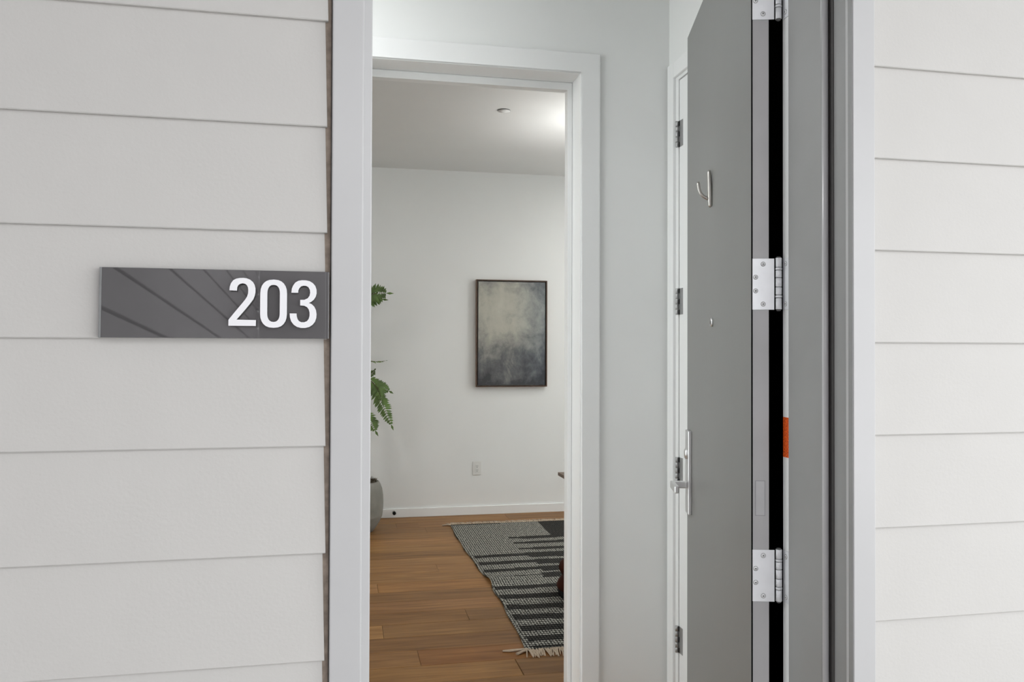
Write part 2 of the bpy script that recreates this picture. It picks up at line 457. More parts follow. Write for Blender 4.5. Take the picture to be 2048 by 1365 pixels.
rel(box('threshold', 0.0336, UR - 0.0005, 1.41, 1.69, -0.018, 0.012, 'satin', None, 0.003), door1)
lab = rel(box('fire_label', UR - 0.0006, UR - 0.0001, 1.6400, 1.6680, 1.166, 1.2545, 'orange'), door1)
lab['label'] = 'orange fire label with fine print'

A0 = Vector((0.889, 1.682)); DD = Vector((0.258, 0.966)).normalized(); NN = Vector((DD.y, -DD.x))
# leaf frame: local x along the leaf from the hinge edge, local y = away from the visible face (into the thickness), z up
leaf_e = Matrix(((DD.x, NN.x, 0, A0.x), (DD.y, NN.y, 0, A0.y), (0, 0, 1, 0), (0, 0, 0, 1)))
def on_leaf(o, parent=door1):
    o.data.transform(leaf_e)
    o.data.update()
    return rel(o, parent)
TH = 0.0395
bm = bmesh.new(); add_box(bm, 0.0, 0.914, 0, TH, 0.012, 2.452, 0.0012, 2)
for f in bm.faces:
    f.normal_update()
    f.material_index = 1 if f.normal.x < -0.5 else 0
leaf = on_leaf(link('door_leaf', bm_mesh(bm, 'door_leaf'), ['doorface', 'dooredge']))
on_leaf(box('edge_seam', -0.0010, 0.0004, 0.0006, 0.0036, 0.014, 2.45, 'dark'), leaf)
on_leaf(box('patch_rim', -0.0005, 0.0004, 0.0092, 0.0308, 1.035, 1.113, 'patchrim', None, 0.0003), leaf)
on_leaf(box('filler_patch', -0.0008, 0.0004, 0.0104, 0.0296, 1.0362, 1.1118, 'patch', None, 0.0004), leaf)

HZ = [2.199, 1.550, 0.903, 0.254]
PX, PY = -0.0000, 0.0605                         # barrel position on the leaf frame
def screw_mesh():
    bm = bmesh.new()
    add_lathe(bm, [(0.0046, 0.0), (0.0046, 0.0006), (0.0040, 0.0011), (0.0, 0.0011)], 20)
    add_lathe(bm, [(0.0053, 0.0), (0.0053, 0.00035), (0.0046, 0.00035)], 20, mat=1)
    for a in (0.5, 0.5 + math.pi / 2):
        r = bmesh.ops.create_cube(bm, size=1.0)
        bmesh.ops.scale(bm, vec=(0.0044, 0.0011, 0.0004), verts=r['verts'])
        bmesh.ops.translate(bm, vec=(0, 0, 0.00115), verts=r['verts'])
        bmesh.ops.rotate(bm, cent=(0, 0, 0), matrix=Matrix.Rotation(a, 3, 'Z'), verts=r['verts'])
        for f in set(f for v in r['verts'] for f in v.link_faces): f.material_index = 1
    return bm_mesh(bm, 'screw')
scr = screw_mesh(); scr.materials.append(M['screw']); scr.materials.append(M['recess'])
bx, by = (A0 + NN * PY + DD * PX)
for hi, hz in enumerate(HZ):
    h = on_leaf(box('hinge', -0.0026, -0.0002, 0.0030, PY - 0.0098, hz - 0.057, hz + 0.057, 'hinge', None, 0.0005))
    for (py, dz) in ((0.0262, 0.0445), (0.0096, 0.0155), (0.0096, -0.0150), (0.0262, -0.0445)):
        s = link('screw', scr, None)
        loc = leaf_e @ Matrix.Translation((-0.0026, py, hz + dz)) @ Matrix.Rotation(-math.pi / 2, 4, 'Y') @ Matrix.Rotation(random.uniform(0, 1.5), 4, 'Z')
        s.parent = h
        s.matrix_parent_inverse = h.matrix_world.inverted()
        s.matrix_world = loc
    # barrel knuckles
    zz = [(0.0585, 0.0378, 0.0070), (0.0367, 0.0315, 0.0074), (0.0304, 0.0148, 0.0070), (0.0136, -0.0060, 0.0070), (-0.0071, -0.0237, 0.0070), (-0.0248, -0.0302, 0.0074), (-0.0313, -0.0560, 0.0070)]
    for (z1, z0, r) in zz:
        k = lathe('knuckle', [(r - 0.0006, hz + z0), (r, hz + z0 + 0.0006), (r, hz + z1 - 0.0006), (r - 0.0006, hz + z1)], 'hinge', None, 24, bx, by)
        rel(k, h)
    rel(lathe('hinge_pin', [(0.0030, hz - 0.0600), (0.0052, hz - 0.0585), (0.0052, hz - 0.0560), (0.0050, hz + 0.0585), (0.0056, hz + 0.0600), (0.0040, hz + 0.0612)], 'recess', None, 20, bx, by), h)
    jl = rel(box('jamb_plate', UR - 0.0024, UR - 0.0002, 1.6300, by - 0.001, hz - 0.057, hz + 0.057, 'hinge', None, 0.0004), h)
    for dz in (0.0445, -0.0445):
        s = link('screw', scr, None); s.parent = h; s.matrix_parent_inverse = h.matrix_world.inverted()
        s.matrix_world = Matrix.Translation((UR - 0.0024, 1.6530, hz + dz)) @ Matrix.Rotation(-math.pi / 2, 4, 'Y')

# lock: long plate, key cylinder, lever
bm = bmesh.new(); add_box(bm, 0.820, 0.886, -0.0110, 0.0002, 0.872, 1.142, 0.003, 3)
lock = on_leaf(link('lock_plate', bm_mesh(bm, 'lock_plate'), 'satin'))
bm = bmesh.new(); add_lathe(bm, [(0.0175, 0), (0.0175, 0.004), (0.0145, 0.0075), (0.0, 0.0085)], 28)
cyl = link('key_cylinder', bm_mesh(bm, 'key_cylinder'), 'satin')
cyl.data.transform(Matrix.Translation((0.853, -0.011, 1.066)) @ Matrix.Rotation(math.pi / 2, 4, 'X'))
on_leaf(cyl, lock)
bm = bmesh.new()
add_box(bm, 0.8430, 0.8640, -0.060, -0.011, 0.954, 0.976, 0.003, 3)
add_box(bm, 0.7500, 0.8640, -0.064, -0.050, 0.953, 0.976, 0.004, 3)
on_leaf(link('lever', bm_mesh(bm, 'lever'), 'satin'), lock)
# peephole
bm = bmesh.new(); add_lathe(bm, [(0.0125, 0), (0.0125, 0.0040), (0.0095, 0.0065), (0.0070, 0.0050), (0.0, 0.0046)], 24)
for f in bm.faces:
    if f.calc_center_median().z > 0.0040 and f.calc_center_median().xy.length < 0.0072: f.material_index = 1
ph = link('peephole', bm_mesh(bm, 'peephole'), ['satin', 'dark'])
ph.data.transform(Matrix.Translation((0.462, 0, 1.481)) @ Matrix.Rotation(math.pi / 2, 4, 'X'))
on_leaf(ph)
# coat hook
bm = bmesh.new()
add_tube(bm, [(0.470, -0.0022, 1.806), (0.470, -0.0042, 1.809), (0.470, -0.0052, 1.830), (0.470, -0.0060, 1.860), (0.470, -0.0070, 1.890), (0.470, -0.0075, 1.903), (0.470, -0.0065, 1.908)], [0.0046, 0.0066, 0.0072, 0.0066, 0.0056, 0.0050, 0.0036], 14)
hook = on_leaf(link('coat_hook', bm_mesh(bm, 'coat_hook'), 'nickel'))
hook['label'] = 'brushed nickel coat hook'
bm = bmesh.new()
add_tube(bm, [(0.470, -0.004, 1.8265), (0.470, -0.014, 1.8300), (0.470, -0.024, 1.8355), (0.470, -0.0315, 1.8440), (0.470, -0.0360, 1.8560), (0.470, -0.0375, 1.8680), (0.470, -0.0385, 1.8760)], [0.0050, 0.0048, 0.0046, 0.0045, 0.0046, 0.0048, 0.0034], 14)
on_leaf(link('prong', bm_mesh(bm, 'prong'), 'nickel'), hook)

# ------------------------------------------------------------------ the sign
sign = empty('number_sign', (-0.201, 1.400, 1.4185))
tag(sign, 'dark grey glossy plaque with raised white numerals 203 on the siding', 'sign')
bpy.context.view_layer.update()
rel(box('backing_panel', -0.3785, -0.0240, 1.3945, 1.4030, 1.4185, 1.5300, 'signedge', None, 0.0008), sign)
rel(box('face_panel', -0.3735, -0.0290, 1.3902, 1.3944, 1.4187, 1.5298, 'signface', None, 0.0004), sign)
rel(box('clear_edge', -0.3775, -0.3737, 1.3904, 1.3944, 1.4187, 1.5298, 'signedge', None, 0.0004), sign)
rel(box('clear_edge', -0.0288, -0.0245, 1.3904, 1.3944, 1.4187, 1.5298, 'signface', None, 0.0004), sign)
two = [(170, 390), (175, 330), (195, 265), (235, 210), (290, 180), (350, 168), (410, 165), (470, 172), (530, 195), (580, 235), (612, 290), (627, 350), (627, 420), (615, 480), (590, 545), (550, 600), (500, 665), (440, 740), (300, 905), (640, 910), (640, 1015), (160, 1015), (160, 910), (290, 745), (400, 610), (450, 545), (480, 495), (497, 440), (500, 380), (493, 330), (475, 295), (445, 270), (400, 262), (355, 272), (322, 298), (306, 335), (302, 395)]
three = [(1265, 415), (1272, 345), (1295, 285), (1335, 230), (1390, 198), (1450, 187), (1520, 187), (1590, 200), (1650, 235), (1695, 285), (1718, 350), (1720, 420), (1705, 480), (1670, 535), (1620, 575), (1580, 592), (1630, 612), (1680, 660), (1710, 720), (1722, 790), (1718, 860), (1695, 930), (1650, 985), (1590, 1025), (1520, 1043), (1440, 1043), (1370, 1025), (1310, 985), (1265, 925), (1243, 855), (1238, 785), (1360, 785), (1365, 835), (1380, 885), (1405, 920), (1445, 940), (1500, 940), (1550, 920), (1580, 880), (1595, 825), (1595, 765), (1580, 710), (1550, 670), (1500, 645), (1425, 640), (1425, 540), (1500, 538), (1560, 510), (1592, 465), (1603, 410), (1597, 355), (1570, 310), (1530, 288), (1480, 285), (1435, 300), (1405, 335), (1390, 370), (1388, 415)]
def dmap(p):                                    # drawing units to metres on the plaque
    return (-0.1812 + (p[0] - 160) * 0.1379 / 1565.0, 1.5157 - (p[1] - 165) * 0.0806 / 880.0 + 0.0000)
def stadium(cx, a, y0, y1, cap, n=12):
    out = []
    for i in range(n + 1):
        t = math.pi * i / n
        out.append((cx - a * math.copysign(abs(math.cos(t)) ** 0.82, math.cos(t)), y0 + cap - cap * math.sin(t) ** 0.9))
    for i in range(n + 1):
        t = math.pi * i / n
        out.append((cx + a * math.copysign(abs(math.cos(t)) ** 0.82, math.cos(t)), y1 - cap + cap * math.sin(t) ** 0.9))
    return out
YD0, YD1 = 1.3795, 1.3850
def digit_poly(loops):
    bm = bmesh.new()
    fr, bk = [], []
    for lp in loops:
        q = [dmap(p) for p in lp]
        fr.append([bm.verts.new((x, YD0, z)) for x, z in q])
        bk.append([bm.verts.new((x, YD1, z)) for x, z in q])
    for a, c in zip(fr, bk):
        n = len(a)
        for i in range(n):
            bm.faces.new((a[i], a[(i + 1) % n], c[(i + 1) % n], c[i])).material_index = 1
    if len(loops) == 1:
        bm.faces.new(fr[0]); bm.faces.new(list(reversed(bk[0])))
    else:
        n = len(fr[0])
        for i in range(n):
            j = (i + 1) % n
            bm.faces.new((fr[0][i], fr[0][j], fr[1][j], fr[1][i]))
            bm.faces.new((bk[0][i], bk[0][j], bk[1][j], bk[1][i]))
    bm.normal_update()
    bmesh.ops.triangulate(bm, faces=[f for f in bm.faces if len(f.verts) > 4], ngon_method='EAR_CLIP')
    return bm_mesh(bm, 'digit')
rel(link('digit', digit_poly([two]), ['digit', 'digitside']), sign)
rel(link('digit', digit_poly([stadium(950, 238, 185, 1045, 250), stadium(949, 111, 280, 940, 150)]), ['digit', 'digitside']), sign)
rel(link('digit', digit_poly([three]), ['digit', 'digitside']), sign)
for lx, lz in ((-0.160, 1.4415), (-0.1455, 1.4985), (-0.1268, 1.475), (-0.0963, 1.475), (-0.049, 1.4557), (-0.049, 1.4933)):
    rel(box('standoff_pin', lx - 0.002, lx + 0.002, 1.3848, 1.3903, lz - 0.002, lz + 0.002, 'digitside'), sign)

sign.rotation_euler.x = math.radians(-2.4)      # it lies against the lean of the lap board

# ------------------------------------------------------------------ vestibule
W1 = 3.072                                       # partition face towards the entrance
W2 = 3.235
UV = 1.2695                                      # right wall of the vestibule
struct(wall_part('wall_partition', [(-1.6, 0.0, W1, W2, 0, CEIL), (0.9125, 4.2, W1, W2, 0, CEIL), (0.0, 0.9125, W1, W2, 2.50, CEIL)], 'wall'), 'white partition wall with the cased opening to the living room', 'wall')
HL = -1.2
struct(wall_part('wall_entry_left', [(HL - 0.15, HL, 1.66, 1.74, 0, CEIL), (HL - 0.15, HL, 3.00, W1, 0, CEIL), (HL - 0.15, HL, 1.74, 3.00, 2.45, CEIL)], 'wall'), 'white wall at the left end of the entry hall with a glazed opening', 'wall')
w2 = struct(empty('window_2', (HL, 2.37, 0.0)), 'tall glazed window at the left end of the entry hall', 'window')
bpy.context.view_layer.update()
rel(boxes('window_frame', [(HL - 0.10, HL - 0.04, 1.74, 1.79, 0, 2.45), (HL - 0.10, HL - 0.04, 2.95, 3.00, 0, 2.45), (HL - 0.10, HL - 0.04, 1.79, 2.95, 0, 0.06), (HL - 0.10, HL - 0.04, 1.79, 2.95, 2.39, 2.45)], 'iwhite'), w2)
rel(box('pane', HL - 0.073, HL - 0.067, 1.79, 2.95, 0.06, 2.39, 'glass'), w2)
# right wall: added black recess that paints the shade behind the open leaf, then closet door
wr = struct(wall_part('wall_right', [(UV, 1.30, 1.66, 1.72, 0, CEIL), (UV, 1.30, 2.50, 2.53, 0, CEIL), (UV, 1.30, 1.72, 2.50, 2.82, CEIL), (1.31, 1.42, 2.53, W1, 0, CEIL), (UV, 1.31, 3.035, W1, 0, CEIL), (UV, 1.31, 2.53, 3.035, 2.475, CEIL)], 'wall'), 'white wall on the right of the entry behind the open grey door', 'wall')
boxes('gap_shade_lining', [(1.95, 1.97, 1.66, 2.53, 0, CEIL), (1.302, 1.95, 1.661, 1.70, 0, CEIL), (1.302, 1.95, 2.505, 2.53, 0, CEIL), (1.302, 1.95, 1.70, 2.505, 2.84, CEIL), (1.302, 1.95, 1.70, 2.505, 0.0, 0.01)], 'gap_shade', wr)

def arch(name, x0, x1, xi0, xi1, zi, zt, y0, y1, mat, bev):
    """inverted-U board: outer x0..x1 up to zt, opening xi0..xi1 up to zi"""
    bm = bmesh.new()
    pts = [(x0, 0), (xi0, 0), (xi0, zi), (xi1, zi), (xi1, 0), (x1, 0), (x1, zt), (x0, zt)]
    a = [bm.verts.new((x, y0, z)) for x, z in pts]; c = [bm.verts.new((x, y1, z)) for x, z in pts]
    f0 = bm.faces.new(a); bm.faces.new(list(reversed(c)))
    for i in range(8): bm.faces.new((a[i], c[i], c[(i + 1) % 8], a[(i + 1) % 8]))
    bmesh.ops.bevel(bm, geom=list(f0.edges), offset=bev, segments=3, affect='EDGES', profile=0.55)
    bm.normal_update()
    bmesh.ops.triangulate(bm, faces=[f for f in bm.faces if len(f.verts) > 4], ngon_method='EAR_CLIP')
    return link(name, bm_mesh(bm, name), mat)
# doorway to the living room: casing, jamb, stop
d2 = struct(empty('door_2', (0.45, W1, 0)), 'white cased doorway opening from the entry into the living room', 'doorway')
bpy.context.view_layer.update()
UJ, US2, ULJ = 0.9005, 0.8835, 0.012
ZJ, ZS = 2.4835, 2.4570
rel(arch('casing', -0.066, 0.9785, 0.0055, 0.9070, 2.4910, 2.5625, W1 - 0.014, W1 + 0.001, 'iwhite', 0.0045), d2)
rel(box('jamb', UJ, 0.9125, W1 - 0.001, W2 + 0.001, 0, 2.4995, 'iwhite', None, 0.0015), d2)
rel(box('jamb', 0.0, ULJ, W1 - 0.001, W2 + 0.001, 0, 2.4995, 'iwhite', None, 0.0015), d2)
rel(box('jamb', ULJ, UJ, W1 - 0.001, W2 + 0.001, ZJ, 2.4995, 'iwhite', None, 0.0015), d2)
rel(arch('door_stop_strip', ULJ, UJ, ULJ + 0.017, US2, ZS, ZJ, 3.182, W2, 'iwhite', 0.0045), d2)
rel(boxes('casing', [(0.9070, 0.9785, W2 - 0.001, W2 + 0.016, 0, 2.5625), (-0.066, 0.0055, W2 - 0.001, W2 + 0.016, 0, 2.5625), (0.0056, 0.9069, W2 - 0.001, W2 + 0.016, 2.491, 2.5625)], 'iwhite', None, 0.002), d2)

# closet door in the right wall
d3 = struct(empty('door_3', (UV, 2.98, 0)), 'white closet door in the right wall seen past the grey door', 'door')
bpy.context.view_layer.update()
rel(boxes('casing', [(UV - 0.014, UV + 0.001, 3.000, 3.058, 0, 2.53), (UV - 0.014, UV + 0.001, 2.10, 3.000, 2.468, 2.53)], 'iwhite', None, 0.003), d3)
rel(boxes('jamb', [(UV - 0.002, 1.31, 2.974, 3.035, 0, 2.475), (UV - 0.002, 1.31, 2.53, 2.974, 2.455, 2.475)], 'iwhite', None, 0.0015), d3)
lf3 = rel(box('door_leaf', UV + 0.000, UV + 0.035, 2.535, 2.969, 0.012, 2.450, 'iwhite', None, 0.0015), d3)
for hz in (2.2405, 1.592, 0.941, 0.293):
    hg = rel(box('hinge', UV - 0.0022, UV + 0.001, 2.9350, 2.9715, hz - 0.0505, hz + 0.0505, 'hingedark', None, 0.0006), d3)
    hb = 0.0505
    for i, (a, c) in enumerate(((-1, -0.62), (-0.60, -0.22), (-0.20, 0.20), (0.22, 0.60), (0.62, 1))):
        rel(lathe('knuckle', [(0.0060, hz + a * hb), (0.0066, hz + a * hb + 0.0006), (0.0066, hz + c * hb - 0.0006), (0.0060, hz + c * hb)], 'hingedark', None, 18, UV - 0.0085, 2.9730), hg)
        if i % 2 == 0: rel(box('knuckle_gap', UV - 0.0034, UV - 0.0021, 2.9625, 2.9665, hz + a * hb, hz + c * hb, 'dark'), hg)

# unseen ceiling light added to brighten the vestibule walls and the door
vl = tag(empty('fill_ceiling_lamp', (-0.55, 2.30, CEIL)), 'round white flush ceiling lamp added out of view to brighten the entry', 'lamp')
lathe('fill_lamp_base', [(0.33, 0.0), (0.33, -0.02), (0.0, -0.02)], 'plastic', vl)
lathe('fill_lamp_diffuser', [(0.31, -0.020), (0.31, -0.035), (0.27, -0.045), (0.0, -0.05)], 'fill_diffuser', vl)

# ------------------------------------------------------------------ living room shell
RB = 6.945
RL, RR = -2.2, 4.0
struct(wall_part('wall_back', [(RL, RR, RB, RB + 0.15, 0, CEIL)], 'wall'), 'white back wall of the living room behind the painting', 'wall')
struct(wall_part('wall_living_left', [(RL - 0.15, RL, W1, RB + 0.15, 0, CEIL)], 'wall'), 'white left wall of the living room', 'wall')
struct(wall_part('wall_living_right', [(RR, RR + 0.15, W1, 4.0, 0, CEIL), (RR, RR + 0.15, 6.5, RB + 0.15, 0, CEIL), (RR, RR + 0.15, 4.0, 6.5, 0, 0.5), (RR, RR + 0.15, 4.0, 6.5, 2.5, CEIL)], 'wall'), 'white right wall of the living room with a window', 'wall')
w1 = struct(empty('window_1', (RR, 5.25, 0.5)), 'large daylight window in the right wall of the living room', 'window')
bpy.context.view_layer.update()
for (a, c) in ((4.0, 5.25), (5.25, 6.5)):
    rel(boxes('window_frame', [(RR + 0.04, RR + 0.09, a, a + 0.05, 0.5, 2.5), (RR + 0.04, RR + 0.09, c - 0.05, c, 0.5, 2.5), (RR + 0.04, RR + 0.09, a + 0.05, c - 0.05, 0.5, 0.55), (RR + 0.04, RR + 0.09, a + 0.05, c - 0.05, 2.45, 2.5)], 'iwhite'), w1)
    rel(box('pane', RR + 0.060, RR + 0.066, a + 0.05, c - 0.05, 0.55, 2.45, 'glass'), w1)
struct(wall_part('ceiling', [(RL - 0.15, RR + 0.15, 1.66, RB + 0.15, CEIL, CEIL + 0.15)], 'ceil'), 'plain white ceiling of entry and living room', 'ceiling')
bb = struct(box('baseboard_back', RL, RR, RB - 0.015, RB + 0.001, 0, 0.0715, 'iwhite', None, 0.002), 'low white baseboard along the living room back wall', 'baseboard')

# floor: sub-floor plus single planks
floor = struct(box('floor', RL - 0.15, RR + 0.15, 1.66, RB + 0.15, -0.25, -0.012, 'walnut'), 'oak plank floor running across the living room and entry', 'floor')
PW = 0.19
plank_cache = {}
def plank(x0, x1, y0, y1, tint=(1, 1, 1)):
    Lq = round(x1 - x0, 2)
    key = (Lq, round(y1 - y0, 3))
    if key not in plank_cache:
        bm = bmesh.new(); add_box(bm, 0, Lq - 0.0012, 0.0006, (y1 - y0) - 0.0006, -0.012, 0.0, 0.0012, 1)
        me = bm_mesh(bm, 'plank'); me.materials.append(M['oak']); plank_cache[key] = me
    o = link('plank', plank_cache[key], None, floor)
    o.location = (x0, y0, 0)
    o.color = tint + (1,)
    return o
row0 = 3.66 - 10 * PW
fixed = {3.66: [0.345], 3.47: [-0.9, 0.772], 4.80: [0.205], 6.51: [0.421, 0.597], 5.18: [0.60], 4.04: [1.4], 4.23: [-0.55], 4.42: [1.1], 5.37: [-0.2], 5.56: [0.95]}
for k in range(0, 28):
    y0 = row0 + PW * k
    y1 = min(y0 + PW, RB - 0.001)
    if y1 - y0 < 0.03: break
    if y0 < 1.70: y0 = 1.70
    lo, hi = (RL, RR) if y0 > W2 - 0.02 else ((HL, UV) if y1 < W1 + 0.02 else (RL, RR))
    cuts = None
    for kk, v in fixed.items():
        if abs(kk - y0) < 0.02: cuts = list(v)
    if cuts is None: cuts = [random.uniform(-0.6, 1.9)]
    while cuts[0] > lo + 1.5: cuts.insert(0, round(cuts[0] - random.choice((1.2, 1.5, 1.8)), 3))
    while cuts[-1] < hi - 1.5: cuts.append(round(cuts[-1] + random.choice((1.2, 1.5, 1.8)), 3))
    xs = [lo] + [c for c in cuts if lo + 0.1 < c < hi - 0.1] + [hi]
    for a, c in zip(xs[:-1], xs[1:]):
        t = random.uniform(0.90, 1.06)
        tint = (t, t * random.uniform(0.97, 1.02), t * random.uniform(0.94, 1.03))
        if abs(y0 - 3.66) < 0.02 and abs(a - 0.345) < 0.01: tint = (0.78, 0.66, 0.56)
        if abs(y0 - 4.80) < 0.02 and abs(a - 0.205) < 0.01: tint = (0.98, 0.93, 0.85)
        plank(a, c, y0, y1, tint)

# ------------------------------------------------------------------ living room things
# painting
pa = tag(empty('framed_painting', (1.417, RB, 1.092)), 'abstract grey and cream painting in a thin bronze frame on the back wall', 'painting')
bpy.context.view_layer.update()
x0, x1, z0, z1 = 1.1075, 1.7275, 1.0915, 2.0065
yf = RB - 0.046
for nm, t in (('frame_side', (x0, x0 + 0.010, yf, RB - 0.004, z0, z1)), ('frame_side', (x1 - 0.010, x1, yf, RB - 0.004, z0, z1)), ('frame_side', (x0 + 0.010, x1 - 0.010, yf, RB - 0.004, z0, z0 + 0.010)), ('frame_side', (x0 + 0.010, x1 - 0.010, yf, RB - 0.004, z1 - 0.010, z1))):
    rel(box(nm, *t, 'frame', None, 0.001), pa)
rel(box('canvas', x0 + 0.0165, x1 - 0.0165, yf + 0.004, RB - 0.01, z0 + 0.0165, z1 - 0.0165, 'canvas', None, 0.001), pa)
rel(boxes('frame_lip', [(x0 - 0.0016, x0 + 0.0004, yf + 0.001, RB - 0.006, z0 - 0.0016, z1 + 0.0016), (x0, x1, yf + 0.001, RB - 0.006, z1 + 0.0001, z1 + 0.0016), (x0, x1, yf + 0.001, RB - 0.006, z0 - 0.0016, z0 - 0.0001), (x1 - 0.0004, x1 + 0.0016, yf + 0.001, RB - 0.006, z0 - 0.0016, z1 + 0.0016)], 'framelip'), pa)

# outlet
ou = tag(empty('wall_outlet', (1.124, RB, 0.394)), 'white double power outlet on the back wall below the painting', 'outlet')
box('cover_plate', -0.037, 0.037, -0.006, 0.0, -0.0575, 0.0575, 'plastic', ou, 0.002, 2)
rc = box('receptacle', -0.0170, 0.0170, -0.0085, -0.005, -0.035, 0.035, 'plastic', ou, 0.001, 2)
for cz in (0.016, -0.018):
    for (sx, sz, a, c) in ((-0.0065, 0.004, 0.0012, 0.0045), (0.0065, 0.004, 0.0012, 0.0045), (0.0, -0.0075, 0.0028, 0.0028)):
        box('slot', sx - a, sx + a, -0.0088, -0.0083, cz + sz - c, cz + sz + c, 'slot', rc)

# spring door stop on the baseboard
ds = tag(empty('door_stop', (0.4205, RB - 0.015, 0.046)), 'small chrome door stop screwed to the baseboard beside the pot', 'door stop')
bm = bmesh.new(); add_lathe(bm, [(0.013, 0.0), (0.013, 0.004), (0.006, 0.007), (0.006, 0.040)], 20)
o = link('stem', bm_mesh(bm, 'stem'), 'nickel', ds); o.rotation_euler = (math.pi / 2, 0, 0)
bm = bmesh.new(); add_lathe(bm, [(0.012, 0.040), (0.0145, 0.043), (0.0145, 0.053), (0.009, 0.058), (0.0, 0.058)], 20)
o = link('rubber_tip', bm_mesh(bm, 'rubber_tip'), 'black', ds); o.rotation_euler = (math.pi / 2, 0, 0)

# sprinkler cover
sk = tag(empty('sprinkler_cover', (0.995, 5.12, CEIL)), 'small round sprinkler cover plate on the living room ceiling', 'sprinkler')
lathe('cover_disc', [(0.030, -0.0046), (0.0400, -0.0047), (0.0400, -0.0051), (0.0, -0.0053)], 'ceil', sk, 28)
lathe('collar', [(0.0405, 0.0), (0.0410, -0.0046), (0.030, -0.0047)], 'recess', sk, 24)

# planter with a feathery tree
PCX, PCY, PR = 0.105, 6.46, 0.205
pl = tag(empty('potted_plant', (PCX, PCY, 0)), 'feathery green plant in a rounded grey stone pot at the left of the doorway', 'plant')
prof = [(0.10, 0.0), (0.128, 0.004), (0.150, 0.035), (0.176, 0.075), (0.1955, 0.118), (0.1975, 0.124), (0.1985, 0.130), (0.204, 0.18), (0.2055, 0.225), (0.203, 0.28), (0.195, 0.33), (0.182, 0.365), (0.172, 0.383), (0.164, 0.388), (0.156, 0.382), (0.152, 0.360), (0.152, 0.34)]
pot = lathe('pot', prof, 'pot', pl, 48)
bm = bmesh.new(); add_lathe(bm, [(0.0, 0.392), (0.06, 0.392), (0.11, 0.388), (0.150, 0.378), (0.151, 0.36)], 32)
for i in range(260):
    a = random.uniform(0, 6.28); r = 0.155 * math.sqrt(random.random())
    p = Vector((r * math.cos(a), r * math.sin(a), 0.384))
    q = p + Vector((random.uniform(-0.03, 0.03), random.uniform(-0.03, 0.03), random.uniform(0.008, 0.03)))
    mid = (p + q) / 2 + Vector((0, 0, 0.008))
    s = Vector((random.uniform(-1, 1), random.uniform(-1, 1), 0)).normalized() * 0.0022
    v = [bm.verts.new(t) for t in (p - s, p + s, mid + s, q, mid - s)]
    bm.faces.new(v)
so = link('moss', bm_mesh(bm, 'moss'), 'soil', pot); so['kind'] = 'stuff'
stem_pts = [(0.0, 0.0, 0.36), (-0.015, 0.01, 0.7), (0.01, 0.0, 1.05), (0.0, -0.01, 1.4), (0.02, 0.0, 1.75), (0.0, 0.0, 2.05)]
tube('stem', stem_pts, [0.016, 0.014, 0.012, 0.010, 0.008, 0.004], 'bark', pl, 10)
tube('stem', [(0.03, 0.03, 0.36), (0.05, 0.02, 0.65), (0.035, 0.03, 0.95), (0.06, 0.02, 1.22)], [0.011, 0.010, 0.008, 0.005], 'bark', pl, 8)

def bez(p, t):
    a, b_, c = (Vector(q) for q in p)
    return a * (1 - t) ** 2 + b_ * 2 * t * (1 - t) + c * t * t
def frond(parent, curve, plen, npair, t0=0.25, wid=0.0075, up=(0, 0, 1), fold=0.25, lean=0.55, jit=0.12):
    bm = bmesh.new()
    pts = [bez(curve, i / 14) for i in range(15)]
    add_tube(bm, pts, [0.0034 - 0.0024 * i / 14 for i in range(15)], 5)
    for f in bm.faces: f.material_index = 1
    upv = Vector(up).normalized()
    for i in range(npair):
        t = t0 + (1 - t0) * (i + 0.5) / npair
        p = bez(curve, t); tg = (bez(curve, min(1, t + 0.02)) - bez(curve, t - 0.02)).normalized()
        side = tg.cross(upv).normalized()
        nrm = side.cross(tg).normalized()
        env = math.sin(math.pi * min(1, 0.18 + 0.80 * (t - t0) / (1 - t0))) ** 0.6
        for s in (-1, 1):
            d = (side * s + tg * lean + nrm * random.uniform(-fold, fold * 0.3) + Vector((random.uniform(-jit, jit), random.uniform(-jit, jit), random.uniform(-jit, jit)))).normalized()
            ln = plen * env * random.uniform(0.85, 1.1)
            wv = d.cross(nrm).normalized() * wid * random.uniform(0.8, 1.15)
            q = [p, p + d * ln * 0.30 + wv, p + d * ln * 0.70 + wv * 0.85 - nrm * ln * 0.04, p + d * ln - nrm * ln * 0.10, p + d * ln * 0.70 - wv * 0.85 - nrm * ln * 0.04, p + d * ln * 0.30 - wv]
            bm.faces.new([bm.verts.new(v) for v in q])
    p = pts[-1]; tg = (pts[-1] - pts[-3]).normalized(); side = tg.cross(upv).normalized() * wid
    bm.faces.new([bm.verts.new(v) for v in (p, p + tg * plen * 0.4 + side, p + tg * plen * 0.8, p + tg * plen * 0.4 - side)])
    return link('frond', bm_mesh(bm, 'frond'), ['leaf', 'bark'], parent)
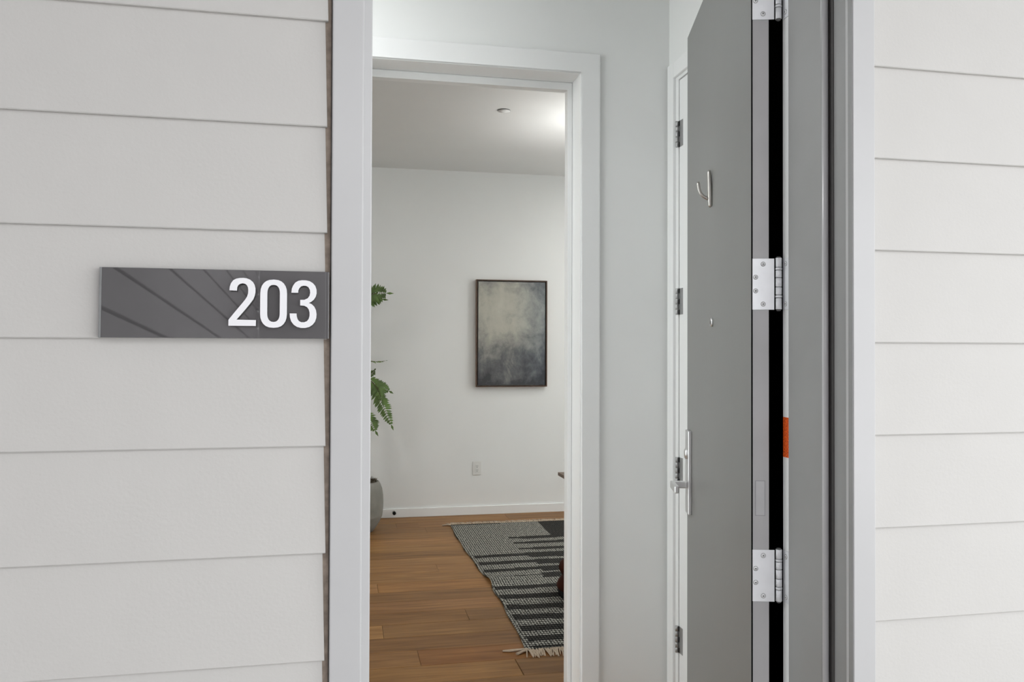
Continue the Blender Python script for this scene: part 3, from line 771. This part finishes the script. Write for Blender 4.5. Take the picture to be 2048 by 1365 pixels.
# coordinates relative to the pot centre
V = lambda x, z, y=0.0: (x - PCX, y, z)
CAMW = (0.0, -1.0, 0.15)
frond(pl, (V(0.115, 1.80), V(0.21, 1.850, -0.03), V(0.315, 1.842, -0.06)), 0.085, 12, 0.25, 0.0095, CAMW, 0.1, 0.45)
frond(pl, (V(0.115, 1.78), V(0.19, 1.815, 0.03), V(0.285, 1.800, 0.02)), 0.075, 10, 0.25, 0.0090, (0.1, -1, 0.4), 0.2, 0.6)
frond(pl, (V(0.115, 1.80), V(0.19, 1.87, 0.02), V(0.280, 1.875, 0.0)), 0.060, 9, 0.3, 0.0090, (0, -0.5, 1), 0.2, 0.6)
frond(pl, (V(0.12, 1.36), V(0.20, 1.295, 0.0), V(0.315, 1.318, 0.0)), 0.034, 9, 0.35, 0.007, (0, -0.25, 1), 0.1, 0.8)
frond(pl, (V(0.15, 1.19), V(0.25, 1.17, -0.03), V(0.290, 1.020, -0.05)), 0.072, 13, 0.25, 0.0095, (0.1, -1, 0.1), 0.15, 0.5)
frond(pl, (V(0.15, 1.19), V(0.25, 1.12, -0.04), V(0.362, 0.830, -0.05)), 0.070, 20, 0.3, 0.0090, (0.1, -1, 0.1), 0.12, 0.55)
frond(pl, (V(0.15, 1.18), V(0.24, 1.15, 0.03), V(0.345, 1.085, 0.02)), 0.060, 11, 0.35, 0.0095, (0, -1, 0.3), 0.15, 0.55)
frond(pl, (V(0.14, 1.20), V(0.21, 1.19, 0.03), V(0.235, 1.240, 0.02)), 0.030, 6, 0.35, 0.0070, (0, -1, 0.3), 0.15, 0.55)
frond(pl, (V(0.14, 0.95), V(0.19, 0.88, -0.03), V(0.240, 0.785, -0.04)), 0.072, 11, 0.2, 0.0095, (0.1, -1, 0.1), 0.12, 0.5)
for i in range(18):
    a = random.uniform(math.radians(75), math.radians(285)); z = random.uniform(0.9, 2.0); ln = random.uniform(0.25, 0.42)
    e_ = (ln * math.cos(a), ln * 0.8 * math.sin(a), z + random.uniform(-0.22, 0.12))
    frond(pl, ((0, 0, z), (e_[0] * 0.55, e_[1] * 0.55, z + 0.07), e_), 0.075, 14, 0.15, 0.0085)

# rug
RUX0, RUX1, RUY0, RUY1 = 0.850, 2.65, 3.735, 6.525
rug = tag(empty('rug', (RUX0, RUY0, 0)), 'heathered grey and black flat-woven rug with fringed ends on the oak floor', 'rug')
long_stripes = [(5.478, 0.072, 1.237, 0.125), (5.293, 0.070, 1.245, 0.125), (5.120, 0.062, 1.243, 0.110), (4.968, 0.020, 1.214, 0.100), (4.736, 0.072, 9, 0), (4.554, 0.080, 9, 0), (4.363, 0.086, 9, 0), (4.189, 0.088, 9, 0), (4.018, 0.088, 9, 0), (3.868, 0.080, 9, 0), (3.755, 0.034, 9, 0)]
short_stripes = [(5.985, 0.085, 1.212), (5.822, 0.078, 1.215), (5.640, 0.068, 1.217)]
def is_dark(x, y):
    wob = 0.006 * math.sin(x * 9 + y * 3)
    if y > RUY1 - 0.03 and x < 1.25: return True
    if x > 1.552 and y > 5.99 + wob: return True
    for (c, t, xs) in short_stripes:
        tt = t * min(1.0, max(0.6, (x - xs) / 0.12))
        if x > xs and abs(y - c - wob) < tt / 2: return True
    for (c, t, xw, tw) in long_stripes:
        if x < RUX0 + 0.022: continue
        if x > xw:
            if c + wob - tw * 0.62 < y < c + wob + tw * 0.42: return True
        elif abs(y - c - wob) < t / 2: return True
    return False
nx, ny = 110, 330
bm = bmesh.new()
grid = []
for j in range(ny + 1):
    y = RUY0 + (RUY1 - RUY0) * j / ny
    row = []
    for i in range(nx + 1):
        fx = (i / nx) ** 1.25
        edge = 0.014 * math.sin((y - 4.0) * 2.3) + 0.010 * math.exp(-((y - 4.86) / 0.10) ** 2) + 0.004 * math.sin(y * 13)
        x = RUX0 + edge * (1 - fx) + (RUX1 - RUX0) * fx
        lift = 0.016 * math.exp(-((y - 4.92) / 0.09) ** 2) * math.exp(-fx * 16) + 0.003 * (0.5 + 0.5 * math.sin(y * 17)) * math.exp(-fx * 10)
        row.append(bm.verts.new((x - RUX0, y - RUY0, 0.009 + lift)))
    grid.append(row)
for j in range(ny):
    for i in range(nx):
        f = bm.faces.new((grid[j][i], grid[j][i + 1], grid[j + 1][i + 1], grid[j + 1][i]))
        c = f.calc_center_median()
        f.material_index = 1 if is_dark(c.x + RUX0, c.y + RUY0) else 0
# turned-down rim
rim = [grid[0][i] for i in range(nx + 1)] + [grid[j][nx] for j in range(1, ny + 1)] + [grid[ny][i] for i in range(nx - 1, -1, -1)] + [grid[j][0] for j in range(ny - 1, 0, -1)]
low = [bm.verts.new((v.co.x, v.co.y, max(0.0005, v.co.z - 0.0085))) for v in rim]
n = len(rim)
for i in range(n):
    f = bm.faces.new((rim[i], low[i], low[(i + 1) % n], rim[(i + 1) % n])); f.material_index = 0
link('rug_body', bm_mesh(bm, 'rug_body'), ['rug_light', 'rug_dark'], rug, True)
def fringe(y, sgn, dens, lnr):
    bm = bmesh.new()
    x = -0.004
    while x < RUX1 - RUX0:
        for s in range(3):
            ln = random.uniform(*lnr); dx = random.uniform(-0.022, 0.022)
            xx = x + random.uniform(-0.004, 0.004)
            pts = [(xx, y, 0.008), (xx + dx * 0.4, y + sgn * ln * 0.45, 0.007 + random.uniform(0, 0.005)), (xx + dx, y + sgn * ln, 0.003)]
            add_tube(bm, pts, [0.0042, 0.0036, 0.0026], 5)
        x += dens
    o = link('fringe', bm_mesh(bm, 'fringe'), 'fringe', rug); o['kind'] = 'stuff'; o['label'] = 'cream fringe'
    return o
fringe(0.004, -1, 0.014, (0.06, 0.095))
fringe(RUY1 - RUY0 - 0.004, 1, 0.014, (0.07, 0.11))
for pts in ([(0.0, 0.010, 0.008), (-0.05, 0.005, 0.010), (-0.085, 0.012, 0.006), (-0.118, 0.020, 0.004)], [(0.0, 0.004, 0.008), (-0.03, -0.015, 0.009), (-0.062, -0.030, 0.004)], [(0.0, 2.786, 0.008), (-0.03, 2.795, 0.010), (-0.07, 2.800, 0.004)]):
    tube('tassel', pts, [0.008, 0.0075, 0.0085, 0.006][:len(pts)], 'fringe', rug, 6, 0.7)

# table whose corner shows past the right jamb
tb = tag(empty('wooden_table', (1.128, 3.5, 0)), 'thin dark wooden table top showing past the right door jamb above the rug', 'table')
box('table_top', 0.0, 1.45, 0.02, 0.760, 0.733, 0.750, 'walnut', tb, 0.0015)
for (x, y) in ((0.14, 0.12), (0.14, 0.66), (1.30, 0.12), (1.30, 0.66)):
    tube('leg', [(x + 0.08, y, 0.733), (x + 0.10, y, 0.012)], [0.020, 0.013], 'walnut', tb, 12)
box('apron', 0.20, 1.25, 0.10, 0.12, 0.67, 0.733, 'walnut', tb)
box('apron', 0.20, 1.25, 0.66, 0.68, 0.67, 0.733, 'walnut', tb)

# rust leather footstool on the rug, mostly behind the jamb
pf = tag(empty('leather_footstool', (1.415, 4.50, 0.0)), 'rust red leather footstool over a black base painted as the shade below it, peeking past the door jamb onto the rug', 'footstool')
lathe('base', [(0.17, 0.013), (0.212, 0.014), (0.218, 0.050), (0.20, 0.060)], 'black', pf, 36)  # black disc painted as the shadow under the cushion
lathe('cushion', [(0.19, 0.045), (0.216, 0.052), (0.222, 0.066), (0.214, 0.085), (0.200, 0.105), (0.185, 0.118), (0.192, 0.13), (0.206, 0.15), (0.210, 0.168), (0.205, 0.186), (0.190, 0.200), (0.165, 0.212), (0.10, 0.225), (0.0, 0.228)], 'rust', pf, 48)

# floor lamp hidden behind the jamb: it throws the bright patch on the ceiling
fl = tag(empty('floor_lamp', (1.74, 5.14, 0.0)), 'tall uplight floor lamp standing behind the right door jamb', 'lamp')
lathe('base', [(0.13, 0.012), (0.13, 0.026), (0.02, 0.034), (0.012, 0.05)], 'black', fl)
tube('pole', [(0, 0, 0.04), (0, 0, 2.32)], 0.011, 'black', fl)
lathe('shade', [(0.02, 2.30), (0.09, 2.34), (0.15, 2.41), (0.17, 2.47), (0.167, 2.47), (0.146, 2.415), (0.088, 2.35), (0.02, 2.315)], 'plastic', fl)
lathe('bulb', [(0.015, 2.35), (0.04, 2.38), (0.045, 2.41), (0.03, 2.435), (0.0, 2.44)], 'bulb', fl, 20)

# unseen ceiling lights added to brighten the living room, out of frame
for i, (x, y) in enumerate(((2.6, 4.1), (2.6, 5.9), (3.4, 5.0), (-0.9, 4.4))):
    d = tag(empty('fill_downlight', (x, y, CEIL)), ('added round ceiling fill light over the rug', 'added round ceiling fill light near the back wall right of the painting', 'added round ceiling fill light near the window', 'added round ceiling fill light at the left end of the room')[i], 'lamp', 'added fill lights')
    lathe('ring', [(0.085, 0.0), (0.085, -0.006), (0.062, -0.007), (0.062, -0.001)], 'plastic', d)
    lathe('lens', [(0.061, -0.001), (0.061, -0.004), (0.0, -0.0045)], 'fill_lens', d)
